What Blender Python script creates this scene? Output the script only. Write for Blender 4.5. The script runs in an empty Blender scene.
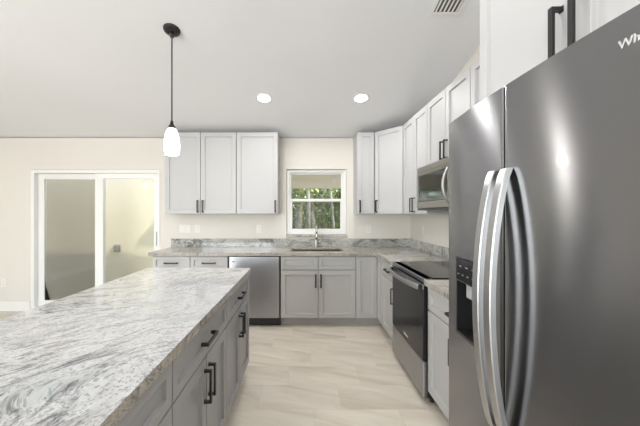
import bpy, bmesh, math, random
from mathutils import Vector, Matrix
R = math.radians
S = bpy.context.scene
C = S.collection
random.seed(7)

# ------------------------------------------------------------------ camera
cam = bpy.data.cameras.new('camera'); camo = bpy.data.objects.new('camera', cam); C.objects.link(camo)
EYE = 1.394
camo.location = (0, 0, EYE); camo.rotation_euler = (R(90), 0, 0)
cam.sensor_width = 36; cam.lens = 36 * 300 / 640; cam.shift_x = 0.025; cam.clip_start = 0.02
S.camera = camo

# ------------------------------------------------------------------ world, daylight, exposure
W = bpy.data.worlds.new('world'); S.world = W; W.use_nodes = True
wn = W.node_tree.nodes; wl = W.node_tree.links
sky = wn.new('ShaderNodeTexSky'); sky.sky_type = 'NISHITA'; sky.sun_disc = False
sky.sun_elevation = R(48); sky.sun_rotation = R(120)
bg = wn['Background']; bg.inputs[1].default_value = 0.8
wl.new(sky.outputs[0], bg.inputs[0])
sun = bpy.data.lights.new('sun', 'SUN'); sun.energy = 5.0; sun.angle = R(1); sun.color = (1, .95, .86)
suno = bpy.data.objects.new('sun', sun); C.objects.link(suno)
suno.rotation_euler = (R(42), R(8), R(60))
S.view_settings.view_transform = 'Standard'; S.view_settings.look = 'None'
S.view_settings.gamma = 1; S.view_settings.use_curve_mapping = False
S.view_settings.exposure = -0.02

def area(name, loc, rot, sx, sy, power, color=(1, 1, 1)):
    l = bpy.data.lights.new(name, 'AREA'); l.shape = 'RECTANGLE'; l.size = sx; l.size_y = sy
    l.energy = power; l.color = color
    o = bpy.data.objects.new(name, l); C.objects.link(o); o.location = loc; o.rotation_euler = rot
    return o
# added fill lamps at unseen windows behind the camera and at the left
area('fill_rear', (-2.9, -4.66, 1.35), (R(110), 0, 0), 3.3, 2.1, 205, (.965, .985, 1.0))
area('fill_left', (-5.46, -3.05, 1.4), (R(110), 0, R(-90)), 2.2, 2.0, 120, (.965, .985, 1.0))
DOWN_POWER = 9

# ------------------------------------------------------------------ materials
def mat(name, col, rough=.5, metal=0, **kw):
    m = bpy.data.materials.new(name); m.use_nodes = True
    p = m.node_tree.nodes['Principled BSDF']
    p.inputs['Base Color'].default_value = (*col, 1); p.inputs['Roughness'].default_value = rough
    p.inputs['Metallic'].default_value = metal
    for k, v in kw.items(): p.inputs[k].default_value = v
    return m
class N:
    """tiny node-graph helper"""
    def __init__(s, m): s.t = m.node_tree; s.p = s.t.nodes.get('Principled BSDF')
    def new(s, ty, ins=None, **at):
        n = s.t.nodes.new(ty)
        for k, v in at.items(): setattr(n, k, v)
        for k, v in (ins or {}).items(): s.set(n, k, v)
        return n
    def set(s, n, k, v):
        if isinstance(v, bpy.types.NodeSocket): s.t.links.new(v, n.inputs[k])
        else: n.inputs[k].default_value = v
    def math(s, op, a, b=0.0):
        return s.new('ShaderNodeMath', {0: a, 1: b}, operation=op).outputs[0]
    def ramp(s, f, stops):
        n = s.new('ShaderNodeValToRGB', {0: f}); e = n.color_ramp.elements
        e[0].position, e[0].color = stops[0][0], (*stops[0][1], 1)
        e[1].position, e[1].color = stops[-1][0], (*stops[-1][1], 1)
        for p, c in stops[1:-1]:
            q = e.new(p); q.color = (*c, 1)
        return n.outputs[0]
    def noise(s, vec, scale, detail=3, rough=.5, dist=0, out=0):
        return s.new('ShaderNodeTexNoise', {'Vector': vec, 'Scale': scale, 'Detail': detail, 'Roughness': rough, 'Distortion': dist}).outputs[out]
    def mapping(s, vec, sc=(1, 1, 1), rot=(0, 0, 0)):
        return s.new('ShaderNodeMapping', {'Vector': vec, 'Scale': sc, 'Rotation': rot}).outputs[0]
    def mix(s, f, a, b, mode='MIX'):
        n = s.new('ShaderNodeMix', data_type='RGBA', blend_type=mode)
        s.set(n, 0, f); s.set(n, 6, a if not isinstance(a, tuple) else (*a, 1)[:4]); s.set(n, 7, b if not isinstance(b, tuple) else (*b, 1)[:4])
        return n.outputs[2]
    def bump(s, h, strength, dist=.01):
        b = s.new('ShaderNodeBump', {'Height': h, 'Strength': strength, 'Distance': dist})
        s.t.links.new(b.outputs[0], s.p.inputs['Normal'])
    def pos(s): return s.new('ShaderNodeNewGeometry').outputs['Position']

def plaster(name, col, amount=.04, scale=60, strength=.12):
    m = mat(name, col, .75); n = N(m); p = n.pos()
    f = n.noise(p, 1.3, 3)
    c = n.ramp(f, [(.3, tuple(x * (1 - amount) for x in col)), (.7, tuple(min(1, x * (1 + amount)) for x in col))])
    n.set(n.p, 'Base Color', c)
    n.bump(n.noise(p, scale, 4), strength, .006)
    return m
M = {}
M['wall'] = plaster('cream_wall_paint', (.76, .73, .68), .015, 70, .08)
M['ceiling'] = plaster('white_ceiling_paint', (.84, .845, .86), .012, 45, .25)
M['trim'] = mat('white_trim_paint', (.86, .85, .83), .35)
M['vinyl'] = mat('white_vinyl', (.85, .85, .84), .3)
M['paint'] = mat('grey_paint_lit', (.50, .50, .505), .48)  # one grey paint in three tones; the light on each run is in its colour
M['paint_low'] = mat('grey_paint_dim', (.48, .472, .46), .45)
M['island_paint'] = mat('grey_paint_shaded', (.355, .355, .362), .38)  # same paint, darkened for the dimmer island side
M['inside'] = mat('dark_gap', (.10, .10, .10), .6)
M['black'] = mat('matte_black_metal', (.012, .012, .012), .38)
M['bronze'] = mat('dark_bronze', (.035, .033, .032), .4, .6)
M['blackglass'] = mat('black_glass', (.012, .012, .013), .06, 0)
M['cookglass'] = mat('black_ceramic_glass', (.012, .012, .013), .12, 0, **{'Specular IOR Level': .28})
M['blackplastic'] = mat('black_plastic', (.018, .018, .019), .32)
M['plate'] = mat('white_plate_plastic', (.82, .80, .77), .35)
M['slot'] = mat('dark_slot', (.08, .08, .08), .5)
M['greyplastic'] = mat('grey_plastic', (.22, .22, .215), .5)
M['beigeplastic'] = mat('beige_grey_plastic', (.40, .37, .30), .5)
M['chute'] = mat('light_grey_chute_plastic', (.40, .40, .40), .35)
M['concrete'] = plaster('lanai_concrete', (.50, .47, .42), .05, 40, .2)
M['lanai'] = plaster('lanai_beige_stucco', (.78, .71, .55), .03, 30, .4)
M['chrome'] = mat('brushed_nickel', (.62, .59, .54), .22, 1)
M['logo'] = mat('chrome_lettering', (.85, .85, .86), .2, .7)
M['whiteprint'] = mat('white_print', (.75, .75, .75), .5)
M['greyprint'] = mat('grey_print', (.28, .28, .28), .5)

def steel(name, col, rough, an=.75, streak=.05):
    m = mat(name, col, rough, 1); n = N(m)
    p = n.mapping(n.pos(), (3, 3, 260))
    f = n.noise(p, 1.0, 3)
    n.set(n.p, 'Base Color', n.ramp(f, [(.3, tuple(c * (1 - streak) for c in col)), (.7, tuple(c * (1 + streak) for c in col))]))
    n.p.inputs['Anisotropic'].default_value = an
    t = n.new('ShaderNodeCombineXYZ', {0: 0.0, 1: 0.0, 2: 1.0}).outputs[0]
    n.set(n.p, 'Tangent', t)
    return m
M['steel'] = steel('dark_brushed_steel', (.265, .266, .278), .25, .93, .02)
M['steel'].node_tree.nodes['Principled BSDF'].inputs['Coat Weight'].default_value = .16
M['steel'].node_tree.nodes['Principled BSDF'].inputs['Coat Roughness'].default_value = .09
M['steel_light'] = steel('brushed_steel', (.43, .43, .44), .28, .75, .03)
M['steel_mid'] = steel('grey_brushed_steel', (.345, .346, .36), .30, .6, .03)
M['steel_warm'] = steel('warm_brushed_steel', (.30, .285, .26), .30, .5, .03)
M['steel_handle'] = steel('satin_steel_handle', (.44, .44, .44), .30, .3, .02)

def emissive(name, col, st):
    m = mat(name, (.9, .9, .9), .4)
    p = m.node_tree.nodes['Principled BSDF']
    p.inputs['Emission Color'].default_value = (*col, 1); p.inputs['Emission Strength'].default_value = st
    return m
M['lamp'] = emissive('downlight_diffuser', (1, .98, .95), 14)
M['shade'] = emissive('frosted_glass_shade', (1, .985, .96), 3.2)
M['lantern'] = emissive('lantern_glass', (1, .97, .9), 14)

def glass(name, tint=(1, 1, 1), refl=.9):
    m = bpy.data.materials.new(name); m.use_nodes = True; n = N(m)
    n.t.nodes.remove(n.p)
    tr = n.new('ShaderNodeBsdfTransparent', {0: (*tint, 1)})
    gl = n.new('ShaderNodeBsdfGlossy', {'Roughness': .0, 'Color': (refl, refl, refl, 1)})
    fr = n.new('ShaderNodeFresnel', {0: 1.5})
    mx = n.new('ShaderNodeMixShader', {0: fr.outputs[0], 1: tr.outputs[0], 2: gl.outputs[0]})
    n.t.links.new(mx.outputs[0], n.t.nodes['Material Output'].inputs[0])
    return m
M['glass'] = glass('clear_window_glass', (.96, .97, .95))
def screen_mat(name, dens):
    m = bpy.data.materials.new(name); m.use_nodes = True; n = N(m)
    n.t.nodes.remove(n.p)
    tr = n.new('ShaderNodeBsdfTransparent', {0: (1, 1, 1, 1)})
    df = n.new('ShaderNodeBsdfDiffuse', {0: (.13, .13, .12, 1)})
    mx = n.new('ShaderNodeMixShader', {0: dens, 1: tr.outputs[0], 2: df.outputs[0]})
    n.t.links.new(mx.outputs[0], n.t.nodes['Material Output'].inputs[0])
    return m
M['screen'] = screen_mat('insect_screen_mesh', .32); M['screen_light'] = screen_mat('fine_insect_screen', .30)

def granite(name, base, mid, dark, warm, warm_amt, vein, softness, rot, scale=1.0):
    m = mat(name, base, .06); n = N(m); p = n.pos()
    # slow swirl: warp the position before the stretched vein noise
    w = n.noise(p, 1.1 * scale, 2, .5, 0, 1)
    w = n.new('ShaderNodeVectorMath', {0: w, 1: (.5, .5, .5)}, operation='SUBTRACT').outputs[0]
    w = n.new('ShaderNodeVectorMath', {0: w, 3: .85}, operation='SCALE').outputs[0]
    q = n.new('ShaderNodeVectorMath', {0: p, 1: w}, operation='ADD').outputs[0]
    q = n.mapping(q, (1, 1, 1), (0, 0, rot))
    s1 = n.mapping(q, (3.0 * scale, 9 * scale, 6 * scale))
    v1 = n.noise(s1, 1.0, 8, .62, .6)
    v2 = n.noise(n.mapping(q, (14 * scale, 42 * scale, 28 * scale)), 1.0, 8, .72, .3)
    v3 = n.noise(n.mapping(q, (1.6 * scale, 5 * scale, 3 * scale)), 1.0, 5, .6, .8)
    mk = n.ramp(n.noise(q, 1.5 * scale, 3, .5, 0), [(.40, (0, 0, 0)), (.60, (1, 1, 1))])
    c0 = n.ramp(v2, [(.30, mid), (.46, base), (.72, tuple(min(1, b * 1.15) for b in base))])
    soft = n.ramp(v3, [(.34, (1, 1, 1)), (.50, (0, 0, 0))])
    c1 = n.mix(n.math('MULTIPLY', soft, softness), c0, mid)
    wf = n.math('MULTIPLY', n.ramp(n.noise(q, 2.6 * scale, 4, .6), [(.45, (0, 0, 0)), (.68, (1, 1, 1))]), warm_amt)
    c1 = n.mix(wf, c1, warm)
    veins = n.ramp(v1, [(.455, (0, 0, 0)), (.49, (1, 1, 1)), (.505, (1, 1, 1)), (.54, (0, 0, 0))])
    grainy = n.ramp(v2, [(.40, (1, 1, 1)), (.60, (.25, .25, .25))])
    vm = n.mix(1.0, n.mix(1.0, veins, mk, 'MULTIPLY'), grainy, 'MULTIPLY')
    c2 = n.mix(n.math('MULTIPLY', vm, vein), c1, dark)
    g = n.new('ShaderNodeTexVoronoi', {'Vector': n.mapping(q, (1, 1.5, 1.2)), 'Scale': 140.0}).outputs['Color']
    gs = n.new('ShaderNodeSeparateColor', {0: g}).outputs[0]
    gr = n.ramp(gs, [(0, (.42, .42, .42)), (.20, (.78, .78, .78)), (.45, (1, 1, 1)), (1, (1.0, 1.0, 1.0))])
    c4 = n.mix(.85, c2, gr, 'MULTIPLY')
    n.set(n.p, 'Base Color', c4)
    n.p.inputs['Specular IOR Level'].default_value = .5
    return m
M['granite'] = granite('white_grey_granite', (.565, .565, .57), (.30, .36, .37), (.08, .08, .085), (.50, .44, .37), .12, .8, .42, R(-38), 1.0)
M['granite_back'] = granite('grey_beige_granite', (.56, .55, .50), (.26, .26, .25), (.07, .07, .07), (.47, .42, .33), .55, .95, .45, R(14), 1.2)
M['granite_splash'] = granite('wavy_grey_granite', (.52, .51, .48), (.17, .17, .17), (.03, .03, .03), (.47, .42, .33), .2, 1.0, .95, R(14), 1.5)
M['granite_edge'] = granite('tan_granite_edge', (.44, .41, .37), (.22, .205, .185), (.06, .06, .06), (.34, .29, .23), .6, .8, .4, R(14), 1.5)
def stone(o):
    '''the upright faces of a slab take the tan edge granite'''
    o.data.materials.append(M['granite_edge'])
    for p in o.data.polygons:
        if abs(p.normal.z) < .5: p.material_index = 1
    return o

def floor_mat():
    m = mat('beige_porcelain_tile', (.66, .60, .51), .34); n = N(m); p = n.pos()
    sx = n.new('ShaderNodeSeparateXYZ', {0: p})
    X, Y = sx.outputs[0], sx.outputs[1]
    v = n.math('DIVIDE', n.math('SUBTRACT', Y, 2.43), .30)
    row = n.math('FLOOR', v)
    u = n.math('DIVIDE', n.math('SUBTRACT', n.math('ADD', X, .133), n.math('MULTIPLY', row, .2)), .6)
    col = n.math('FLOOR', u)
    fu = n.math('FRACT', u); fv = n.math('FRACT', v)
    def edge(f, w):
        a = n.math('MINIMUM', f, n.math('SUBTRACT', 1.0, f))
        return n.math('LESS_THAN', a, w)
    joint = n.math('MAXIMUM', edge(fu, .0024), edge(fv, .0048))
    idv = n.new('ShaderNodeCombineXYZ', {0: col, 1: row, 2: 0.0}).outputs[0]
    rnd = n.new('ShaderNodeTexWhiteNoise', {'Vector': idv}, noise_dimensions='3D').outputs['Color']
    off = n.new('ShaderNodeVectorMath', {0: rnd, 3: 7.0}, operation='SCALE').outputs[0]
    q = n.new('ShaderNodeVectorMath', {0: n.mapping(p, (1, 1, 1), (0, 0, R(14))), 1: off}, operation='ADD').outputs[0]
    st = n.noise(n.mapping(q, (1.5, 8, 1)), 1.0, 6, .58, .7)
    c = n.ramp(st, [(.30, (.58, .515, .42)), (.48, (.70, .635, .54)), (.70, (.79, .735, .645))])
    rv = n.new('ShaderNodeSeparateColor', {0: rnd}).outputs[0]
    tone = n.ramp(rv, [(0, (.95, .95, .95)), (1, (1, 1, 1))])
    c = n.mix(1.0, c, tone, 'MULTIPLY')
    c = n.mix(n.math('MULTIPLY', joint, .45), c, (.46, .41, .34))
    n.set(n.p, 'Base Color', c)
    return m
M['floor'] = floor_mat()
M['lintel'] = plaster('pinkish_beige_stucco', (.62, .56, .48), .03, 30, .4)
def leaf_mat(name, a, b):
    m = mat(name, a, .5); n = N(m)
    n.set(n.p, 'Base Color', n.ramp(n.noise(n.pos(), 5, 2), [(.35, a), (.65, b)]))
    return m
M['leaf'] = leaf_mat('green_leaves', (.05, .09, .015), (.26, .31, .07))
M['leaf2'] = leaf_mat('yellow_green_leaves', (.14, .18, .04), (.46, .46, .14))
M['bark'] = leaf_mat('pale_bark', (.22, .18, .13), (.50, .46, .40))
M['grass'] = leaf_mat('lawn_grass', (.10, .17, .04), (.20, .27, .08))

# ------------------------------------------------------------------ mesh helpers
def BM(): return bmesh.new()
def bx(bm, x0, x1, y0, y1, z0, z1):
    v = [bm.verts.new(p) for p in ((x0,y0,z0),(x1,y0,z0),(x1,y1,z0),(x0,y1,z0),(x0,y0,z1),(x1,y0,z1),(x1,y1,z1),(x0,y1,z1))]
    for f in ((0,3,2,1),(4,5,6,7),(0,1,5,4),(1,2,6,5),(2,3,7,6),(3,0,4,7)): bm.faces.new([v[i] for i in f])
    return bm
def prism(bm, pts, z0, z1):
    """upright prism over a plan polygon"""
    a = [bm.verts.new((x, y, z0)) for x, y in pts]; b = [bm.verts.new((x, y, z1)) for x, y in pts]
    n = len(pts)
    bm.faces.new(a[::-1]); bm.faces.new(b)
    for i in range(n): bm.faces.new((a[i], a[(i+1) % n], b[(i+1) % n], b[i]))
    return bm
def prism_x(bm, pts, x0, x1):
    """prism along x over (y,z) polygon"""
    a = [bm.verts.new((x0, y, z)) for y, z in pts]; b = [bm.verts.new((x1, y, z)) for y, z in pts]
    n = len(pts)
    bm.faces.new(a); bm.faces.new(b[::-1])
    for i in range(n): bm.faces.new((a[i], b[i], b[(i+1) % n], a[(i+1) % n]))
    return bm
def cells(bm, us, vs, inside, w0, w1, plane='xy'):
    """slab made of the grid cells for which inside(u, v); plane 'xy' (thick in z) or 'xz' (thick in y) or 'yz' (thick in x)"""
    def P(u, v, w): return {'xy': (u, v, w), 'xz': (u, w, v), 'yz': (w, u, v)}[plane]
    V = {}
    def vert(i, j, k):
        if (i, j, k) not in V: V[(i, j, k)] = bm.verts.new(P(us[i], vs[j], (w0, w1)[k]))
        return V[(i, j, k)]
    n, m = len(us) - 1, len(vs) - 1
    ins = lambda i, j: 0 <= i < n and 0 <= j < m and inside((us[i] + us[i+1]) / 2, (vs[j] + vs[j+1]) / 2)
    for i in range(n):
        for j in range(m):
            if not ins(i, j): continue
            for k in (0, 1): bm.faces.new([vert(i, j, k), vert(i+1, j, k), vert(i+1, j+1, k), vert(i, j+1, k)])
            if not ins(i-1, j): bm.faces.new([vert(i, j, 0), vert(i, j+1, 0), vert(i, j+1, 1), vert(i, j, 1)])
            if not ins(i+1, j): bm.faces.new([vert(i+1, j, 0), vert(i+1, j+1, 0), vert(i+1, j+1, 1), vert(i+1, j, 1)])
            if not ins(i, j-1): bm.faces.new([vert(i, j, 0), vert(i+1, j, 0), vert(i+1, j, 1), vert(i, j, 1)])
            if not ins(i, j+1): bm.faces.new([vert(i, j+1, 0), vert(i+1, j+1, 0), vert(i+1, j+1, 1), vert(i, j+1, 1)])
    return bm
def lathe(bm, prof, n=32, axis=None):
    """surface of revolution about z; prof = [(r, z)]"""
    rings = []
    for r, z in prof:
        if r < 1e-6: rings.append([bm.verts.new((0, 0, z))])
        else: rings.append([bm.verts.new((r * math.cos(2*math.pi*i/n), r * math.sin(2*math.pi*i/n), z)) for i in range(n)])
    for a, b in zip(rings, rings[1:]):
        for i in range(n):
            q = [a[i % len(a)], a[(i+1) % len(a)], b[(i+1) % len(b)], b[i % len(b)]]
            q = list(dict.fromkeys(q))
            if len(q) > 2: bm.faces.new(q)
    return bm
def tube(bm, pts, r, n=12, flat=None):
    """tube through points; r a number or list"""
    pts = [Vector(p) for p in pts]; rings = []
    up = Vector((0, 0, 1))
    prev = None
    for i, p in enumerate(pts):
        t = (pts[min(i+1, len(pts)-1)] - pts[max(i-1, 0)]).normalized()
        if prev is None:
            a = t.cross(up) if abs(t.dot(up)) < .95 else t.cross(Vector((0, 1, 0)))
        else: a = prev - t * prev.dot(t)
        a.normalize(); b = t.cross(a); prev = a
        rr = r[i] if isinstance(r, (list, tuple)) else r
        rings.append([bm.verts.new(p + (a * math.cos(2*math.pi*k/n) + b * math.sin(2*math.pi*k/n)) * rr) for k in range(n)])
    for u, v in zip(rings, rings[1:]):
        for k in range(n): bm.faces.new((u[k], u[(k+1) % n], v[(k+1) % n], v[k]))
    bm.faces.new(rings[0][::-1]); bm.faces.new(rings[-1])
    return bm
def obj(name, bm, m, parent=None, bevel=0, smooth=False, seg=2):
    bmesh.ops.recalc_face_normals(bm, faces=bm.faces[:])
    me = bpy.data.meshes.new(name); bm.to_mesh(me); bm.free()
    for x in (m if isinstance(m, (list, tuple)) else [m]): me.materials.append(x)
    o = bpy.data.objects.new(name, me); C.objects.link(o)
    if parent: o.parent = parent
    if smooth:
        for p in me.polygons: p.use_smooth = True
        if smooth == 'auto': me.set_sharp_from_angle(angle=R(32))
    if bevel:
        b = o.modifiers.new('bevel', 'BEVEL'); b.width = bevel; b.segments = seg; b.limit_method = 'ANGLE'; b.angle_limit = R(40)
    return o
def tag(o, label, cat, group=None):
    o['label'] = label; o['category'] = cat
    if group: o['group'] = group
    return o
def thing(name, label, cat, loc=(0, 0, 0), rz=0, group=None):
    o = bpy.data.objects.new(name, None); C.objects.link(o); o.location = loc; o.rotation_euler = (0, 0, rz)
    o.empty_display_size = .1
    return tag(o, label, cat, group)
def struct(name, bm, m, parent=None, bevel=0):
    o = obj(name, bm, m, parent, bevel)
    if not parent: o['kind'] = 'structure'
    return o
def text_mesh(name, body, size, m, parent, loc, rot, depth=.0015, bold=0):
    cu = bpy.data.curves.new('t', 'FONT'); cu.body = body; cu.size = size; cu.extrude = depth; cu.offset = bold
    cu.align_x = 'LEFT'; cu.align_y = 'BOTTOM_BASELINE'
    t = bpy.data.objects.new('t', cu); C.objects.link(t)
    bpy.context.view_layer.update()
    me = bpy.data.meshes.new_from_object(t.evaluated_get(bpy.context.evaluated_depsgraph_get()))
    bpy.data.objects.remove(t)
    me.materials.clear(); me.materials.append(m)
    o = bpy.data.objects.new(name, me); C.objects.link(o); o.parent = parent
    o.location = loc; o.rotation_euler = rot
    return o

# ------------------------------------------------------------------ the room
WY = 4.27; WX = 1.515; LX = -5.2; RY = -4.4        # back, right, left, rear inner wall planes
SL = .22; RIDGE = -1.0
def ceil_z(y): return 2.475 + SL * (WY - y) if y > RIDGE else 2.475 + SL * (WY - RIDGE) - SL * (RIDGE - y)
struct('floor', bx(BM(), LX - .12, WX + .12, RY - .12, WY + .12, -.10, 0), M['floor'])
cb = BM()
prism_x(cb, [(WY + .12, ceil_z(WY + .12)), (RIDGE, ceil_z(RIDGE)), (RY - .12, ceil_z(RY - .12)),
             (RY - .12, ceil_z(RY - .12) + .1), (RIDGE, ceil_z(RIDGE) + .1), (WY + .12, ceil_z(WY + .12) + .1)], LX - .12, WX + .12)
struct('ceiling', cb, M['ceiling'])
# back wall with the sliding door and the sink window cut out
DX0, DX1, DZ = -3.89, -2.05, 2.012
WX0, WX1, WZ0, WZ1 = -.25, .605, 1.085, 2.02
struct('wall_back', cells(BM(), [LX - .12, DX0, DX1, WX0, WX1, WX + .12], [0, WZ0, DZ, WZ1, 2.46],
       lambda x, z: not (DX0 < x < DX1 and z < DZ) and not (WX0 < x < WX1 and WZ0 < z < WZ1), WY, WY + .12, 'xz'), M['wall'])
prof = [(WY, 0), (WY, ceil_z(WY) - .004), (RIDGE, ceil_z(RIDGE) - .004), (RY, ceil_z(RY) - .004), (RY, 0)]
struct('wall_right', prism_x(BM(), prof, WX, WX + .12), M['wall'])
lw = BM()
cells(lw, [RY, -4.2, -1.9, WY], [0, .4, 2.4, 2.46], lambda y, z: not (-4.2 < y < -1.9 and .4 < z < 2.4), LX - .12, LX, 'yz')
prism_x(lw, [(WY, 2.46), (WY, ceil_z(WY) - .004), (RIDGE, ceil_z(RIDGE) - .004), (RY, ceil_z(RY) - .004), (RY, 2.46)], LX - .12, LX)
struct('wall_left', lw, M['wall'])
struct('wall_rear', cells(BM(), [LX - .12, -4.6, -1.2, WX + .12], [0, .25, 2.45, ceil_z(RY) - .03], lambda x, z: not (-4.6 < x < -1.2 and .25 < z < 2.45), RY - .12, RY, 'xz'), M['wall'])
def rim(bm, u0, u1, v0, v1, t, w0, w1, plane, bottom=True):
    us = [u0, u0 + t, u1 - t, u1]; vs = [v0, v0 + t, v1 - t, v1]
    return cells(bm, us, vs, lambda u, v: not (u0 + t < u < u1 - t and v0 + t < v < v1 - t), w0, w1, plane)
w2 = struct('added_window_rear', rim(BM(), -4.6, -1.2, .25, 2.45, .06, RY - .10, RY - .03, 'xz'), M['vinyl'])  # unseen window added to hold the rear fill lamp
mm = BM(); bx(mm, -3.50, -3.44, RY - .09, RY - .04, .31, 2.39); bx(mm, -2.36, -2.30, RY - .09, RY - .04, .31, 2.39); obj('mullion', mm, M['vinyl'], w2)
w3 = struct('added_window_left', rim(BM(), -4.2, -1.9, .4, 2.4, .06, LX - .09, LX - .03, 'yz'), M['vinyl'])  # unseen window added around the left fill lamp
mm = BM(); bx(mm, LX - .08, LX - .04, -3.08, -3.02, .46, 2.34); obj('mullion', mm, M['vinyl'], w3)
# baseboards
def base(n, *b): struct(n, bx(BM(), *b), M['trim'], None, .004)
base('baseboard_back', LX, DX0 - .002, WY - .016, WY - .001, 0, .14)
base('trim_1', DX1 + .002, -1.86, WY - .016, WY - .001, 0, .14)
base('baseboard_left', LX + .001, LX + .016, RY + .02, WY - .02, 0, .14)
base('baseboard_rear', LX + .02, WX - .02, RY + .001, RY + .016, 0, .14)
base('baseboard_right', WX - .016, WX - .001, RY + .02, .5, 0, .14)

# sink window: white single-hung sashes in a drywall return, granite sill
win = struct('window_1', rim(BM(), WX0 + .002, WX1 - .002, WZ0 + .002, WZ1 - .002, .042, WY + .045, WY + .105, 'xz'), M['vinyl'], None, .004)
zm = 1.576
up = obj('upper_sash', rim(BM(), WX0 + .045, WX1 - .045, zm - .02, WZ1 - .045, .022, WY + .082, WY + .10, 'xz'), M['vinyl'], win, .003)
obj('pane', bx(BM(), WX0 + .067, WX1 - .067, WY + .089, WY + .093, zm, WZ1 - .066), M['glass'], up)
lo = obj('lower_sash', rim(BM(), WX0 + .045, WX1 - .045, WZ0 + .045, zm + .022, .036, WY + .052, WY + .078, 'xz'), M['vinyl'], win, .003)
obj('pane', bx(BM(), WX0 + .08, WX1 - .08, WY + .063, WY + .067, WZ0 + .08, zm - .013), M['glass'], lo)
obj('half_screen', bx(BM(), WX0 + .046, WX1 - .046, WY + .101, WY + .103, WZ0 + .045, zm), M['screen_light'], win)
obj('sash_lock', bx(BM(), .16, .20, WY + .04, WY + .052, zm + .002, zm + .018), M['vinyl'], win, .003)
struct('trim_2', bx(BM(), WX0 - .012, WX1 + .012, WY - .022, WY - .001, WZ0 - .032, WZ0 - .001), M['granite_back'], None, .004)
struct('trim_3', bx(BM(), WX0 + .003, WX1 - .003, WY + .001, WY + .044, WZ0 + .001, WZ0 + .008), M['granite_back'])

# sliding patio door
dr = struct('door_1', cells(BM(), [DX0 + .002, DX0 + .05, DX1 - .035, DX1 - .002], [.001, .03, DZ - .05, DZ - .002],
        lambda x, z: not (DX0 + .05 < x < DX1 - .035 and .03 < z < DZ - .05), WY - .004, WY + .11, 'xz'), M['vinyl'], None, .004)
def sash(name, x0, x1, l, r, y0, y1):
    z0, z1 = .032, DZ - .052
    s = obj(name, cells(BM(), [x0, x0 + l, x1 - r, x1], [z0, z0 + .10, z1 - .075, z1],
            lambda x, z: not (x0 + l < x < x1 - r and z0 + .10 < z < z1 - .075), y0, y1, 'xz'), M['vinyl'], dr, .003)
    obj('pane', bx(BM(), x0 + l + .001, x1 - r - .001, (y0+y1)/2 - .003, (y0+y1)/2 + .003, z0 + .101, z1 - .076), M['glass'], s)
    return s
pa = sash('fixed_panel', DX0 + .052, -2.885, .085, .10, WY + .060, WY + .095)
pb = sash('sliding_panel', -2.985, DX1 - .037, .115, .055, WY + .012, WY + .047)
hb = BM(); bx(hb, -2.122, -2.098, WY - .018, WY + .010, .93, 1.13); obj('pull_handle', hb, M['vinyl'], pb, .006)
obj('insect_screen', bx(BM(), DX0 + .138, -2.99, WY + .098, WY + .100, .14, DZ - .13), M['screen'], dr)
# drywall corner bead steps on the left side of the door opening
# ------------------------------------------------------------------ lanai and garden outside
LY = 7.2; NY = 5.0; NX = -1.1      # garden edge of the porch; beige wall close behind the sliding door, and its corner
struct('trim_4', bx(BM(), -8, 4, WY + .13, LY + .3, -.14, -.04), M['concrete'])
struct('wall_patio', bx(BM(), -7.0, NX, NY, NY + .15, -.04, 2.62), M['lanai'])
struct('wall_porch', bx(BM(), NX - .15, NX, NY + .151, LY + .15, -.04, 2.62), M['lanai'])
struct('trim_5', bx(BM(), NX + .001, 3.2, LY, LY + .15, 1.99, 2.62), M['lintel'])           # lintel over the open side
struct('trim_6', bx(BM(), 2.9, 3.2, LY, LY + .15, -.04, 1.989), M['lanai'])
struct('ceiling_porch', bx(BM(), NX - .15, 3.2, WY + .13, LY + .15, 2.62, 2.70), M['ceiling'])
g = BM(); bx(g, -30, 30, LY + .31, 45, -.30, -.16); struct('ground', g, M['grass'])
ob = thing('outdoor_outlet', 'grey weatherproof outlet box on the beige patio wall beyond the sliding door', 'outlet', (-3.10, NY - .001, .81))
obj('box', bx(BM(), -.05, .05, -.04, 0, -.062, .062), M['greyplastic'], ob, .01)
obj('cover', bx(BM(), -.042, .042, -.052, -.04, -.052, .052), M['beigeplastic'], ob, .006)

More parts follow.
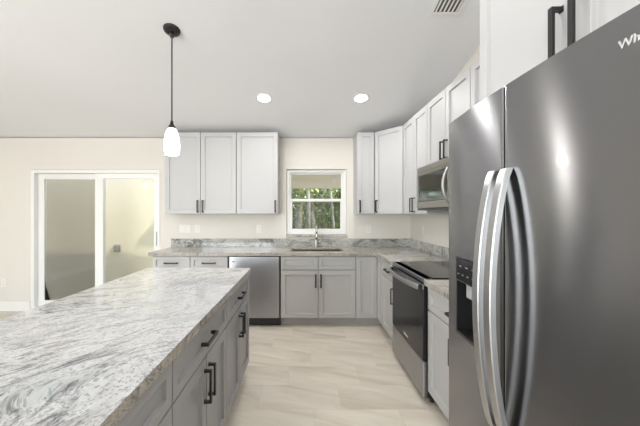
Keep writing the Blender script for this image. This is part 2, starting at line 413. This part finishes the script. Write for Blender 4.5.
def tree(i, x, y, h, r, lean, label, lm, nleaf, low):
    rnd = random.Random(i * 13 + 5); slim = 'slim' in label and i > 2; CR = .28 if slim else .55 if i < 3 else .95; K = .5 if slim else 1
    t = thing('tree', label, 'tree', (x, y, -.16), 0, 'trees beyond the sink window')
    b = BM(); pts = []
    for k in range(9):
        s = k / 8
        pts.append((lean * s * h + .10 * math.sin(3 * s + i), .08 * math.sin(4 * s + i * 2), h * s))
    tube(b, pts, [r * (1.25 - .8 * k / 8) for k in range(9)], 10)
    for k in range(5):
        a = rnd.uniform(0, 6.28); z = h * rnd.uniform(.45, .85); s = z / h
        p0 = Vector((lean * s * h + .1 * math.sin(3 * s + i), 0, z)); L = rnd.uniform(.5, .9) * CR
        tube(b, [p0, p0 + Vector((math.cos(a) * L * .5, math.sin(a) * L * .5, .35)), p0 + Vector((math.cos(a) * L, math.sin(a) * L, .9))], [r * .4, r * .28, r * .12], 7)
    obj('trunk', b, M['bark'], t, 0, True)
    f = BM()
    cl = [(rnd.uniform(-CR, CR) + lean * h * .6, rnd.uniform(-CR, CR) * .8, rnd.uniform(low, h * 1.1), rnd.uniform(.35, .7) * K) for _ in range(16)]
    for k in range(nleaf):
        cx, cy, cz, cr = cl[k % len(cl)]
        d = Vector((rnd.gauss(0, 1), rnd.gauss(0, 1), rnd.gauss(0, 1))).normalized() * cr * rnd.random() ** .4
        c = Vector((cx, cy, cz)) + d
        a = Vector((rnd.gauss(0, 1), rnd.gauss(0, 1), rnd.gauss(0, .6))).normalized(); bb = a.cross(Vector((rnd.gauss(0, 1), rnd.gauss(0, 1), rnd.gauss(0, 1)))).normalized()
        s = rnd.uniform(.05, .10)
        vs = [f.verts.new(c + a * s * 1.3), f.verts.new(c + bb * s * .6), f.verts.new(c - a * s * 1.3), f.verts.new(c - bb * s * .6)]
        f.faces.new(vs)
    obj('foliage', f, lm, t)
for i, (x, y, h, r, ln, nl, low, lm, lab) in enumerate([
    (-.75, 9.6, 4.6, .10, .03, 900, 1.6, 'leaf2', 'pale trunked tree nearest the left side of the sink window view'),
    (1.45, 9.9, 4.8, .075, -.02, 900, 1.7, 'leaf2', 'slim pale trunked tree by the right side of the sink window view'),
    (.30, 11.0, 5.0, .11, -.03, 1500, 1.0, 'leaf', 'tree behind the faucet, seen through the middle of the sink window'),
    (-1.6, 12.6, 5.6, .14, .02, 2200, .3, 'leaf', 'bushy tree far left behind the pale trunk outside the sink window'),
    (.9, 13.2, 5.6, .13, .02, 2600, .2, 'leaf', 'bushy dark green tree right of centre outside the sink window'),
    (3.7, 12.2, 5.4, .13, -.02, 2200, .3, 'leaf2', 'yellow green bushy tree at the right edge outside the sink window'),
    (-.3, 15.5, 6.2, .16, .0, 2800, .2, 'leaf', 'tall tree farthest back at left centre outside the sink window'),
    (.02, 8.8, 4.4, .055, .012, 250, 2.2, 'leaf2', 'slim pale trunked tree left of the faucet in the sink window view'),
    (.82, 8.9, 4.4, .045, -.015, 250, 2.2, 'leaf2', 'slimmest pale trunked tree right of the faucet in the sink window view'),
    (2.0, 16.0, 6.2, .16, .0, 2800, .2, 'leaf2', 'tall tree farthest back at right centre outside the sink window')]):
    tree(i, x, y, h, r, ln, lab, M[lm], nl, low)

hg = BM(); rr = random.Random(3)
for k in range(9000):
    c = Vector((rr.uniform(-7, 9), 19 + rr.uniform(-.5, .5), -.16 + 4.6 * rr.random() * (.85 + .15 * math.sin(rr.random() * 6))))
    a = Vector((rr.gauss(0, 1), rr.gauss(0, .6), rr.gauss(0, 1))).normalized(); bb = a.cross(Vector((rr.gauss(0, 1), rr.gauss(0, 1), rr.gauss(0, 1)))).normalized(); q = rr.uniform(.10, .19)
    hg.faces.new([hg.verts.new(c + a * q), hg.verts.new(c + bb * q * .6), hg.verts.new(c - a * q), hg.verts.new(c - bb * q * .6)])
tag(obj('hedge', hg, M['leaf']), 'tall green hedge closing off the garden behind the trees outside the sink window', 'hedge')

# ------------------------------------------------------------------ cabinets
def add_shaker(bm, x0, x1, z0, z1, yf=-.02, yb=0, rail=.055, rec=.015, sl=.0025):
    def ring(a, y): return [bm.verts.new(p) for p in ((x0+a, y, z0+a), (x1-a, y, z0+a), (x1-a, y, z1-a), (x0+a, y, z1-a))]
    bk, fr, inn, rc = ring(0, yb), ring(0, yf), ring(rail, yf), ring(rail + sl, yf + rec)
    for a, b in ((bk, fr), (fr, inn), (inn, rc)):
        for i in range(4): bm.faces.new((a[i], a[(i+1) % 4], b[(i+1) % 4], b[i]))
    bm.faces.new(rc); bm.faces.new(bk[::-1])
    return bm
def add_pull(bm, cx, cz, L, vertical, yf=-.02, s=.0085, off=.032):
    """square black bow pull with flared feet"""
    h = L / 2
    def B(u0, u1, y0, y1):
        if vertical: bx(bm, cx - s, cx + s, y0, y1, cz + u0, cz + u1)
        else: bx(bm, cx + u0, cx + u1, y0, y1, cz - s, cz + s)
    B(-h, h, yf - off - .004, yf - off + .006)
    for e in (-1, 1):
        a, b = (-h, -h + .011) if e < 0 else (h - .011, h)
        B(a, b, yf - off + .006, yf - .003)
        a, b = (-h - .004, -h + .015) if e < 0 else (h - .015, h + .004)
        B(a, b, yf - .003, yf)
    return bm
G = .0025
def front(parent, kind, x0, x1, z0, z1, m, pull=None, label=None):
    """a shaker door or drawer front with its pull; pull = (cx, cz, vertical)"""
    d = obj(kind, add_shaker(BM(), x0 + G, x1 - G, z0 + G, z1 - G, rail=.055 if kind == 'door' else .042), m, parent, .0015)
    if pull:
        obj('handle', add_pull(BM(), pull[0], pull[1], .158, pull[2]), M['black'], d, .0015)
    return d
BH = .872     # cabinet box height under the counter slab
def base_cabinet(label, loc, rz, w, m, doors=2, drawers=1, drawer_pull=True, group=None, depth=.586, hollow=False, hinge='l'):
    t = thing('base_cabinet', label, 'cabinet', loc, rz, group)
    b = BM()
    if hollow:
        cells(b, [.0005, .018, w - .018, w - .0005], [0, .018, depth - .012, depth], lambda x, y: not (.018 < x < w - .018 and .018 < y < depth - .012), .124, BH)
        bx(b, .0005, w - .0005, 0, depth, .105, .1235)
    else: bx(b, .0005, w - .0005, .0, depth, .105, BH)
    obj('body', b, m, t)
    obj('toe_kick', bx(BM(), .0005, w - .0005, .075, depth, 0, .1045), m, t)
    zt = BH - .006
    zd = .700
    for k in range(drawers):
        a, c = w * k / drawers + .002, w * (k + 1) / drawers - .002
        front(t, 'drawer', a, c, zd, zt, m, ((a + c) / 2, (zd + zt) / 2, False) if drawer_pull else None)
    for k in range(doors):
        a, c = w * k / doors + .002, w * (k + 1) / doors - .002
        if doors == 2: px = c - .030 if k == 0 else a + .030
        else: px = c - .035 if hinge == 'l' else a + .035
        front(t, 'door', a, c, .110, zd - .004, m, (px, zd - .135, True))
    return t
def wall_cabinet(label, loc, rz, w, z0, z1, doors=2, depth=.303, m=None, group=None, pulls=True, hinge='l', zpull=.10):
    m = m or M['paint']
    t = thing('wall_cabinet', label, 'cabinet', (loc[0], loc[1], z0), rz, group)
    h = z1 - z0
    obj('body', bx(BM(), .0005, w - .0005, 0, depth - .02, 0, h), m, t)
    for k in range(doors):
        a, c = w * k / doors + .001, w * (k + 1) / doors - .001
        if doors == 2: px = c - .033 if k == 0 else a + .033
        else: px = c - .033 if hinge == 'l' else a + .033
        front(t, 'door', a, c, .002, h - .002, m, (px, zpull, True))
    return t
GB = 'grey base cabinets along the walls'; GU = 'light grey wall cabinets'; GI = 'island cabinets'
FY = 3.68      # carcass front of the back run (door faces at 3.66)
FX = .912      # carcass front of the right run (door faces at .892)
pl = M['paint_low']
base_cabinet('grey base cabinet with two drawers left of the dishwasher, partly behind the island', (-1.85, FY, 0), 0, .92, pl, 2, 2, True, GB)
base_cabinet('grey sink base cabinet with two doors under the window', (-.285, FY, 0), 0, .918, pl, 2, 2, False, GB, hollow=True)
# corner cabinet with two doors at right angles
cc = thing('corner_base_cabinet', 'grey corner base cabinet with two doors at right angles between sink and range runs', 'cabinet', (0, 0, 0), 0, GB)
xs = [.634, FX, WX - .002]; ys = [3.42, FY, WY - .002]
obj('body', cells(BM(), xs, ys, lambda x, y: x > FX or y > FY, .105, BH), pl, cc)
xs2 = [.634, FX + .075, WX - .002]; ys2 = [3.42, FY + .075, WY - .002]
obj('toe_kick', cells(BM(), xs2, ys2, lambda x, y: x > FX + .075 or y > FY + .075, 0, .1045), pl, cc)
d = add_shaker(BM(), .637, .888, .112, BH - .006); bmesh.ops.translate(d, verts=d.verts[:], vec=(0, FY, 0)); obj('door', d, pl, cc, .0015)
d = add_shaker(BM(), .024, .257, .112, BH - .006)
bmesh.ops.rotate(d, verts=d.verts[:], cent=(0, 0, 0), matrix=Matrix.Rotation(R(-90), 3, 'Z')); bmesh.ops.translate(d, verts=d.verts[:], vec=(FX, FY, 0)); obj('door', d, pl, cc, .0015)
base_cabinet('narrow grey base cabinet with drawer and door at the far side of the range', (FX, 3.418, 0), R(-90), .478, pl, 1, 1, True, GB, depth=.60)
base_cabinet('grey base cabinet with one drawer and two doors between range and refrigerator', (FX, 2.165, 0), R(-90), .832, pl, 2, 1, True, GB, depth=.60)
# island, facing the aisle (+x)
IX = -.496
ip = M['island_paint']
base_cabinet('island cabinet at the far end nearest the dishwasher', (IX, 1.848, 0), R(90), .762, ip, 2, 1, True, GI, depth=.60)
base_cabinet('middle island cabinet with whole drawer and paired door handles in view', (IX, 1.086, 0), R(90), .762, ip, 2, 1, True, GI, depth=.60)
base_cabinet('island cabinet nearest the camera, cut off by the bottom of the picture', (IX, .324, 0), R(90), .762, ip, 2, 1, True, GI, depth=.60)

UT = 2.462
wall_cabinet('light grey wall cabinet with two doors beside the pendant lamp, left of the window', (-1.838, 3.98), 0, .942, 1.382, UT, 2, group=GU, depth=.308)
wall_cabinet('single door light grey wall cabinet directly left of the window', (-.893, 3.98), 0, .548, 1.382, UT, 1, group=GU, depth=.308)
wall_cabinet('narrow single door wall cabinet directly right of the window', (.702, 3.98), 0, .228, 1.382, UT, 1, group=GU, depth=.308, hinge='r')
# diagonal corner cabinet
P1 = Vector((.940, 3.975)); P2 = Vector((1.222, 3.652))
dc = thing('corner_wall_cabinet', 'diagonal corner wall cabinet with one wide door where the two runs meet', 'cabinet', (0, 0, 1.382), 0, GU)
obj('body', prism(BM(), [(P1.x, P1.y), (P2.x, P2.y), (WX - .002, P2.y), (WX - .002, WY - .002), (P1.x, WY - .002)], 0, UT - 1.382), M['paint'], dc)
ang = math.atan2(P2.y - P1.y, P2.x - P1.x); L = (P2 - P1).length
def diag(bm):
    bmesh.ops.rotate(bm, verts=bm.verts[:], cent=(0, 0, 0), matrix=Matrix.Rotation(ang, 3, 'Z'))
    bmesh.ops.translate(bm, verts=bm.verts[:], vec=(P1.x, P1.y, 0)); return bm
dd = obj('door', diag(add_shaker(BM(), .012, L - .012, .004, UT - 1.382 - .004)), M['paint'], dc, .0015)
obj('handle', diag(add_pull(BM(), .047, .10, .158, True)), M['black'], dd, .0015)
UX = 1.222
wall_cabinet('light grey wall cabinet with two doors between the corner and the microwave', (UX, 3.640), R(-90), .706, 1.382, UT, 2, group=GU, depth=.31)
wall_cabinet('short light grey wall cabinet above the microwave', (UX, 2.932), R(-90), .762, 1.832, UT, 2, group=GU, depth=.31)
wall_cabinet('wall cabinet between the microwave cabinet and the refrigerator', (UX, 2.168), R(-90), .826, 1.382, UT, 2, group=GU, depth=.31)
wall_cabinet('deep two door cabinet above the refrigerator with large black handles', (.7987, 1.335), R(-90), .924, 1.822, 2.475, 2, depth=.734, group=GU, zpull=.113)

# ------------------------------------------------------------------ countertops
CZ0, CZ1 = .8735, .914
ct = thing('granite_countertop', 'grey and beige granite countertop running under the window and round the corner to the range', 'countertop', (0, 0, 0))
SX0, SX1, SY0, SY1 = -.165, .505, 3.765, 4.125
slab = cells(BM(), [-1.885, SX0, SX1, .865, WX - .002], [2.941, 3.628, SY0, SY1, WY - .002],
    lambda x, y: (y > 3.628 or x > .865) and not (SX0 < x < SX1 and SY0 < y < SY1), CZ0, CZ1)
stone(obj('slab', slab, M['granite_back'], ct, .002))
obj('backsplash', cells(BM(), [-1.885, WX - .022, WX - .002], [2.941, WY - .022, WY - .002], lambda x, y: y > WY - .022 or x > WX - .022, CZ1 + .0005, 1.030), M['granite_splash'], ct, .002)
ct2 = thing('granite_countertop', 'short piece of granite countertop between range and refrigerator', 'countertop', (0, 0, 0))
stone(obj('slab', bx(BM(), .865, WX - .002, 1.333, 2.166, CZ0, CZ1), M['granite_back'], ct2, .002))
obj('backsplash', bx(BM(), WX - .022, WX - .002, 1.333, 2.166, CZ1 + .0005, 1.030), M['granite_splash'], ct2, .002)
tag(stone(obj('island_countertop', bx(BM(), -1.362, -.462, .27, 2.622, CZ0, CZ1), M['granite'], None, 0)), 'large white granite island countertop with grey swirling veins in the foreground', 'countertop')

# sink and faucet
sk = thing('kitchen_sink', 'undermount steel sink set in the granite counter under the window', 'sink', ((SX0 + SX1) / 2, (SY0 + SY1) / 2, .66))
sb = BM(); hw, hd = (SX1 - SX0) / 2 - .001, (SY1 - SY0) / 2 - .001
cells(sb, [-hw, -hw + .012, hw - .012, hw], [-hd, -hd + .012, hd - .012, hd], lambda x, y: not (abs(x) < hw - .012 and abs(y) < hd - .012), .012, .236)
bx(sb, -hw, hw, -hd, hd, 0, .012)
obj('basin', sb, M['chrome'], sk)
db = BM(); lathe(db, [(0, .014), (.04, .014), (.045, .012)], 20); obj('drain', db, M['slot'], sk)
fc = thing('kitchen_faucet', 'brushed nickel kitchen faucet with arched spout standing behind the sink', 'faucet', (.17, 4.185, .9145))
b = BM(); lathe(b, [(0, 0), (.028, 0), (.028, .008), (.022, .014), (.021, .10), (.017, .115), (0, .117)], 24); obj('base', b, M['chrome'], fc, 0, True)
b = BM(); pts = [(0, 0, .10), (0, 0, .24)] + [(0, -.085 + .085 * math.cos(a), .24 + .085 * math.sin(a)) for a in [R(x) for x in range(15, 181, 15)]] + [(0, -.17, .20)]
tube(b, pts, .0105, 14); obj('spout', b, M['chrome'], fc, 0, True)
b = BM(); tube(b, [(0, -.17, .20), (0, -.17, .12)], [.0135, .016], 16); obj('spray_head', b, M['chrome'], fc, 0, True)
b = BM(); tube(b, [(.02, 0, .07), (.055, -.005, .085), (.085, -.01, .13)], [.009, .007, .005], 12); obj('lever_handle', b, M['chrome'], fc, 0, True)

# ------------------------------------------------------------------ dishwasher
dw = thing('dishwasher', 'stainless steel dishwasher between the base cabinets left of the sink', 'dishwasher', (-.922, 3.66, 0))
obj('body', bx(BM(), .002, .632, .028, .58, .03, .868), M['blackplastic'], dw)
obj('toe_panel', bx(BM(), .004, .630, .07, .09, .002, .108), M['blackplastic'], dw)
obj('door', bx(BM(), .010, .622, -.012, .026, .115, .862), M['steel_light'], dw, .006)
obj('control_strip', bx(BM(), .010, .622, -.006, .026, .8625, .8695), M['blackglass'], dw)
obj('badge', bx(BM(), .05, .075, -.0135, -.012, .795, .81), M['slot'], dw)
obj('badge', bx(BM(), .555, .575, -.0135, -.012, .80, .806), M['greyprint'], dw)

# ------------------------------------------------------------------ range (local frame facing -y, then turned to face -x)
rg = thing('kitchen_range', 'stainless steel range with black glass cooktop and oven door', 'range', (.888, 2.937, 0), R(-90))
w = .764
obj('body', bx(BM(), .002, w - .002, .012, .61, .05, .895), M['blackplastic'], rg)
for fx in (.05, w - .05):
    for fy in (.06, .55):
        b = BM(); tube(b, [(fx, fy, 0), (fx, fy, .05)], .018, 12); obj('foot', b, M['blackplastic'], rg)
obj('storage_drawer', bx(BM(), .004, w - .004, -.022, .011, .050, .312), M['steel_mid'], rg, .006)
od = obj('oven_door', bx(BM(), .004, w - .004, -.024, .011, .318, .874), M['cookglass'], rg, .006)
obj('door_window', bx(BM(), .11, w - .11, -.0243, -.0238, .42, .70), M['cookglass'], od)
obj('top_trim', bx(BM(), .004, w - .004, -.0262, -.012, .838, .8745), M['steel_mid'], od, .002)
b = BM(); n = 17; hp = []
for i in range(n):
    s = i / (n - 1); hp.append((.03 + (w - .06) * s, -.050 - .042 * math.sin(math.pi * s) ** .7))
for i in range(n - 1):
    (xa, ya), (xb, yb) = hp[i], hp[i+1]
v0 = []
for x, y in hp:
    v0.append([b.verts.new((x, y + dy, z)) for dy, z in ((-.008, .832), (.006, .832), (.006, .872), (-.008, .872))])
for p, q in zip(v0, v0[1:]):
    for k in range(4): b.faces.new((p[k], p[(k+1) % 4], q[(k+1) % 4], q[k]))
b.faces.new(v0[0][::-1]); b.faces.new(v0[-1])
obj('handle', b, M['steel_handle'], od, .005, True)
for xa in (.012, w - .045): obj('handle_bracket', bx(BM(), xa, xa + .033, -.052, -.0265, .835, .869), M['blackplastic'], od, .003)
text_mesh('brand_lettering', 'Whirlpool', .024, M['whiteprint'], od, (.34, -.0245, .355), (R(90), 0, 0), .0006)
obj('front_trim', bx(BM(), .002, w - .002, -.016, .045, .880, .918), M['steel_mid'], rg, .005)
b = BM(); prism_x(b, [(.555, .9225), (.624, .9225), (.624, 1.165), (.590, 1.165), (.575, 1.15)], .002, w - .002)
cs = obj('rear_console', b, M['blackplastic'], rg, .004)
for kx in (.09, .19, .57, .67):
    b = BM(); tube(b, [(kx, .570, 1.06), (kx, .540, 1.058)], [.022, .019], 20); obj('knob', b, M['steel_mid'], cs, 0, 'auto')
obj('cooktop', bx(BM(), .002, w - .002, .0455, .553, .896, .9222), M['cookglass'], rg, .004)
for (cx, cy, r) in ((.20, .20, .105), (.56, .20, .08), (.20, .43, .08), (.56, .43, .105), (.38, .47, .05)):
    b = BM(); lathe(b, [(r, .9224), (r, .9228), (r - .003, .9228), (r - .003, .9224)], 48); bmesh.ops.translate(b, verts=b.verts[:], vec=(cx, cy, 0)); obj('burner_ring', b, M['greyprint'], rg)

# ------------------------------------------------------------------ microwave
mw = thing('microwave', 'stainless over-the-range microwave with dark glass door under the short cabinet', 'microwave', (1.115, 2.931, 1.428), R(-90))
obj('body', bx(BM(), .001, .759, .018, .396, .004, .398), M['blackplastic'], mw)
obj('vent_grille', bx(BM(), .001, .759, -.012, .018, .342, .398), M['steel_warm'], mw, .004)
md = obj('door', cells(BM(), [.001, .03, .620, .70], [.012, .07, .318, .340], lambda x, z: not (.03 < x < .620 and .07 < z < .318), -.014, .016, 'xz'), M['steel_warm'], mw, .003)
obj('door_glass', bx(BM(), .031, .619, -.0125, .010, .071, .317), M['blackglass'], md)
b = BM(); pts = [(.662, -.014 - .050 * math.sin(math.pi * s / 14) ** .75, .045 + .275 * s / 14) for s in range(15)]; tube(b, pts, .012, 12); obj('handle', b, M['steel_handle'], md, 0, True)
obj('control_panel', bx(BM(), .702, .759, -.014, .016, .012, .340), M['blackglass'], mw, .003)
obj('bottom_strip', bx(BM(), .001, .759, -.006, .30, -.010, .0105), M['blackplastic'], mw, .003)

# ------------------------------------------------------------------ refrigerator (facing -x)
fr = thing('refrigerator', 'stainless steel side by side refrigerator filling the right side of the picture', 'refrigerator', (.612, 1.320, 0), R(-90))
fw = .912; fs = .397; FH = 1.782
def crown(x): return .022 * ((x - .456) / .456) ** 2
def warp(bm):
    for v in bm.verts: v.co.y += crown(v.co.x)
    return bm
obj('body', bx(BM(), .004, fw - .004, .094, .868, .03, 1.745), M['greyplastic'], fr)
obj('base_grille', bx(BM(), .01, fw - .01, .04, .092, .012, .085), M['blackplastic'], fr)
DPX0, DPX1, DPZ0, DPZ1 = .090, .300, .908, 1.217
def fridge_door(x0, x1, hole):
    z0, z1 = .095, FH
    us = {x0, x0 + .003, x0 + .007, x0 + .012, x0 + .018, x1 - .018, x1 - .012, x1 - .007, x1 - .003, x1}
    us |= {x0 + (x1 - x0) * k / 16 for k in range(1, 16)}
    if hole: us = {u for u in us if min(abs(u - DPX0), abs(u - DPX1)) > .004} | {DPX0, DPX1}
    us = sorted(us); vs = [z0, DPZ0, DPZ1, z1] if hole else [z0, z1]
    bm = cells(BM(), us, vs, lambda x, z: not (hole and DPX0 < x < DPX1 and DPZ0 < z < DPZ1), 0, .092, 'xz')
    for v in bm.verts:
        if v.co.y < .01:
            e = min(v.co.x - x0, x1 - v.co.x)
            v.co.y = crown(v.co.x) + .004 * max(0, 1 - e / .007) ** 2
    return bm
fd = obj('freezer_door', fridge_door(.002, fs - .003, True), M['steel'], fr, 0, 'auto')
rd = obj('refrigerator_door', fridge_door(fs + .003, fw, False), M['steel'], fr, 0, 'auto')
# dispenser
b = BM(); g_ = .0015; zc = 1.121
cells(b, [DPX0 + g_, DPX0 + .010, DPX1 - .010, DPX1 - g_], [DPZ0 + g_, DPZ0 + .012, zc, DPZ1 - g_], lambda x, z: not (DPX0 + .010 < x < DPX1 - .010 and DPZ0 + .012 < z < zc), -.003, .004, 'xz')
bx(b, DPX0 + g_, DPX1 - g_, .066, .070, DPZ0 + g_, DPZ1 - g_)
bx(b, DPX0 + g_, DPX0 + .006, .004, .066, DPZ0 + g_, DPZ1 - g_); bx(b, DPX1 - .006, DPX1 - g_, .004, .066, DPZ0 + g_, DPZ1 - g_)
bx(b, DPX0 + .006, DPX1 - .006, .004, .066, DPZ0 + g_, DPZ0 + .012); bx(b, DPX0 + .006, DPX1 - .006, .004, .066, zc, zc + .01)
ds = obj('water_dispenser', warp(b), M['blackplastic'], fd)
obj('control_pad', warp(bx(BM(), DPX0 + .008, DPX1 - .008, -.005, -.003, zc + .006, DPZ1 - .006)), M['blackglass'], ds)
obj('chute', warp(bx(BM(), .150, .230, .010, .05, 1.065, 1.120)), M['chute'], ds, .004)
obj('paddle', warp(bx(BM(), .160, .220, .045, .053, .97, 1.06)), M['blackplastic'], ds, .003)
for i in range(5):
    obj('button_mark', warp(bx(BM(), DPX0 + .020 + i * .038, DPX0 + .034 + i * .038, -.0056, -.005, 1.150, 1.154)), M['greyprint'], ds)
for i in range(3):
    obj('button_mark', warp(bx(BM(), DPX0 + .035 + i * .05, DPX0 + .055 + i * .05, -.0056, -.005, 1.183, 1.187)), M['greyprint'], ds)
def fridge_handle(parent, xc):
    b = BM(); n = 33; z0, z1 = .715, 1.527; wd = .0172; rings = []
    for i in range(n):
        s = i / (n - 1); z = z0 + (z1 - z0) * s
        y = -.010 - .052 * math.sin(math.pi * s) ** .70
        prof = [(-wd, .010), (-wd, -.005), (-wd + .003, -.008), (wd - .003, -.008), (wd, -.005), (wd, .010)]
        rings.append([b.verts.new((xc + px, y + py, z)) for px, py in prof])
    for p, q in zip(rings, rings[1:]):
        for k in range(6): b.faces.new((p[k], p[(k+1) % 6], q[(k+1) % 6], q[k]))
    b.faces.new(rings[0][::-1]); b.faces.new(rings[-1])
    return obj('handle', b, M['steel_handle'], parent, 0, 'auto')
fridge_handle(fd, fs - .030); fridge_handle(rd, fs + .030)
for x_ in (.035, fw - .035): obj('hinge_cap', bx(BM(), x_ - .025, x_ + .025, .04, .13, FH + .001, FH + .018), M['greyplastic'], fr, .004)
text_mesh('brand_lettering', 'Whirlpool', .024, M['logo'], rd, (.729, crown(.775) - .002, 1.7145), (R(90), 0, R(4)), .002, .0004)

# ------------------------------------------------------------------ ceiling lamps and vent
TILT = -math.atan(SL)
def downlight(label, x, y, group='recessed ceiling lights'):
    t = thing('recessed_downlight', label, 'ceiling light', (x, y, ceil_z(y) - .0005), 0, group)
    t.rotation_euler = (TILT if y > RIDGE else -TILT, 0, 0)
    b = BM(); lathe(b, [(.070, -.004), (.090, -.004), (.092, 0), (.070, 0), (.070, -.004)], 40); obj('trim_ring', b, M['trim'], t, 0)
    b = BM(); lathe(b, [(0, -.003), (.0695, -.003), (.0695, -.001), (0, -.001)], 32); obj('diffuser', b, M['lamp'], t)
    l = bpy.data.lights.new('downlight_lamp', 'AREA'); l.shape = 'DISK'; l.size = .11; l.energy = DOWN_POWER; l.color = (1, .98, .955)
    lo_ = bpy.data.objects.new('downlight_lamp', l); C.objects.link(lo_); lo_.parent = t; lo_.location = (0, 0, -.012)
    return t
downlight('left one of the two lit round ceiling lights above the sink', -.446, 3.35)
downlight('right one of the two lit round ceiling lights, nearer the wall cabinets', .636, 3.35)
for x, y in ((-.446, 1.2), (.50, 1.2), (-2.8, 1.2), (-3.6, -1.8), (-.6, -2.4)):  # unseen downlights added to brighten the room
    downlight('round ceiling light added outside the picture to light the room', x, y, 'added ceiling lights outside the picture')
vt = thing('ceiling_vent', 'white slatted air vent in the sloping ceiling above the range', 'vent', (1.068, 2.18, ceil_z(2.18) - .0005))
vt.rotation_euler = (TILT, 0, 0)
vx, vy = .118, .118
obj('frame', cells(BM(), [-vx, -vx + .028, vx - .028, vx], [-vy, -vy + .028, vy - .028, vy], lambda x, y: not (abs(x) < vx - .028 and abs(y) < vy - .028), -.008, -.0005), M['trim'], vt, .002)
obj('backing', bx(BM(), -vx + .029, vx - .029, -vy + .029, vy - .029, -.002, -.0008), M['slot'], vt)
for i in range(6):
    x_ = -vx + .043 + i * .0306
    b = BM(); bx(b, x_ - .0065, x_ + .0065, -vy + .0285, vy - .0285, -.0075, -.0055); obj('slat', b, M['trim'], vt)

# ------------------------------------------------------------------ pendant
px_, py_ = -1.07, 2.43
pd = thing('pendant_lamp', 'lit white glass pendant lamp hanging on a black rod over the island', 'pendant lamp', (px_, py_, ceil_z(py_) - .001))
b = BM(); lathe(b, [(0, -.022), (.035, -.022), (.062, -.014), (.066, -.004), (.066, 0), (0, 0)], 36)
bmesh.ops.rotate(b, verts=b.verts[:], cent=(0, 0, 0), matrix=Matrix.Rotation(TILT, 3, 'X')); obj('canopy', b, M['black'], pd, 0, True)
zt = 2.085 - ceil_z(py_)
b = BM(); lathe(b, [(0, .0), (.016, 0), (.016, .045), (0, .05)], 16); bmesh.ops.translate(b, verts=b.verts[:], vec=(0, 0, -.062)); obj('swivel', b, M['black'], pd, 0, True)
b = BM(); tube(b, [(0, 0, -.05), (0, 0, zt + .01)], .0055, 10); obj('rod', b, M['black'], pd, 0, True)
b = BM(); lathe(b, [(0, zt + .06), (.010, zt + .055), (.014, zt + .03), (.026, zt + .012), (.027, zt - .004), (0, zt - .004)], 24); obj('socket_cap', b, M['bronze'], pd, 0, True)
P_ = [(.024, -.005), (.036, -.016), (.049, -.05), (.058, -.10), (.061, -.14), (.059, -.18), (.052, -.218)]
b = BM(); lathe(b, [(r, zt + z) for r, z in P_] + [(r - .004, zt + z) for r, z in P_[::-1]], 36)
obj('glass_shade', b, M['shade'], pd, 0, True)
pl_ = bpy.data.lights.new('pendant_bulb', 'POINT'); pl_.energy = 8; pl_.color = (1, .95, .88); pl_.shadow_soft_size = .03
plo = bpy.data.objects.new('pendant_bulb', pl_); C.objects.link(plo); plo.parent = pd; plo.location = (0, 0, zt - .25)

dl = thing('dining_chandelier', 'small three globe chandelier in the dining corner, outside the picture, mirrored in the sliding door', 'chandelier', (-3.65, 1.34, ceil_z(1.34) - .001))
b = BM(); lathe(b, [(0, -.03), (.06, -.025), (.07, 0), (0, 0)], 28); bmesh.ops.rotate(b, verts=b.verts[:], cent=(0, 0, 0), matrix=Matrix.Rotation(TILT, 3, 'X')); obj('canopy', b, M['black'], dl, 0, True)
zd_ = 2.06 - ceil_z(1.34)
b = BM(); tube(b, [(0, 0, -.02), (0, 0, zd_ + .12)], .007, 10); obj('rod', b, M['black'], dl, 0, True)
b = BM(); lathe(b, [(0, zd_ + .08), (.03, zd_ + .09), (.03, zd_ + .13), (0, zd_ + .14)], 20); obj('hub', b, M['black'], dl, 0, True)
for k in range(3):
    a = R(20 + 120 * k); dx_, dy_ = math.cos(a), math.sin(a)
    b = BM(); tube(b, [(0, 0, zd_ + .11), (dx_ * .10, dy_ * .10, zd_ + .14), (dx_ * .17, dy_ * .17, zd_ + .10), (dx_ * .17, dy_ * .17, zd_ + .05)], .007, 8); ar = obj('arm', b, M['black'], dl, 0, True)
    b = BM(); lathe(b, [(0, -.07), (.04, -.055), (.06, -.01), (.05, .035), (.02, .055), (0, .056)], 20); bmesh.ops.translate(b, verts=b.verts[:], vec=(dx_ * .17, dy_ * .17, zd_)); obj('globe', b, M['lantern'], ar, 0, True)

# ------------------------------------------------------------------ outlets and switches
def outlet(label, loc, rz=0, gangs=1, switch=False):
    t = thing('light_switch' if switch else 'wall_outlet', label, 'switch' if switch else 'outlet', loc, rz, None if switch else 'wall outlets')
    hw = .036 * gangs + (.008 if gangs > 1 else 0)
    obj('cover_plate', bx(BM(), -hw, hw, -.006, -.0005, -.058, .058), M['plate'], t, .003)
    for k in range(gangs):
        cx = (k - (gangs - 1) / 2) * .046
        if switch: obj('rocker', bx(BM(), cx - .016, cx + .016, -.010, -.006, -.033, .033), M['plate'], t, .002)
        else:
            for z in (-.021, .021):
                r_ = obj('receptacle', bx(BM(), cx - .016, cx + .016, -.008, -.006, z - .014, z + .014), M['plate'], t, .002)
                for sx_ in (-.008, .006): obj('slot', bx(BM(), cx + sx_, cx + sx_ + .002, -.0084, -.008, z - .003, z + .006), M['slot'], r_)
    return t
def wx(px): return (px - 304) / 300 * WY
outlet('wide white switch plate on the back wall, leftmost above the counter', (wx(185), WY, 1.170), 0, 2, True)
outlet('white wall outlet just right of the wide switch plate', (wx(197.5), WY, 1.170))
outlet('white wall outlet above the dishwasher, left of the window', (wx(259), WY, 1.170))
outlet('white wall outlet right of the window under the corner cabinets', (wx(368.5), WY, 1.170))
outlet('white wall outlet on the right wall beyond the range', (WX, 3.82, 1.165), R(-90))
outlet('white wall outlet low on the wall left of the sliding door', (wx(4), WY, .40))
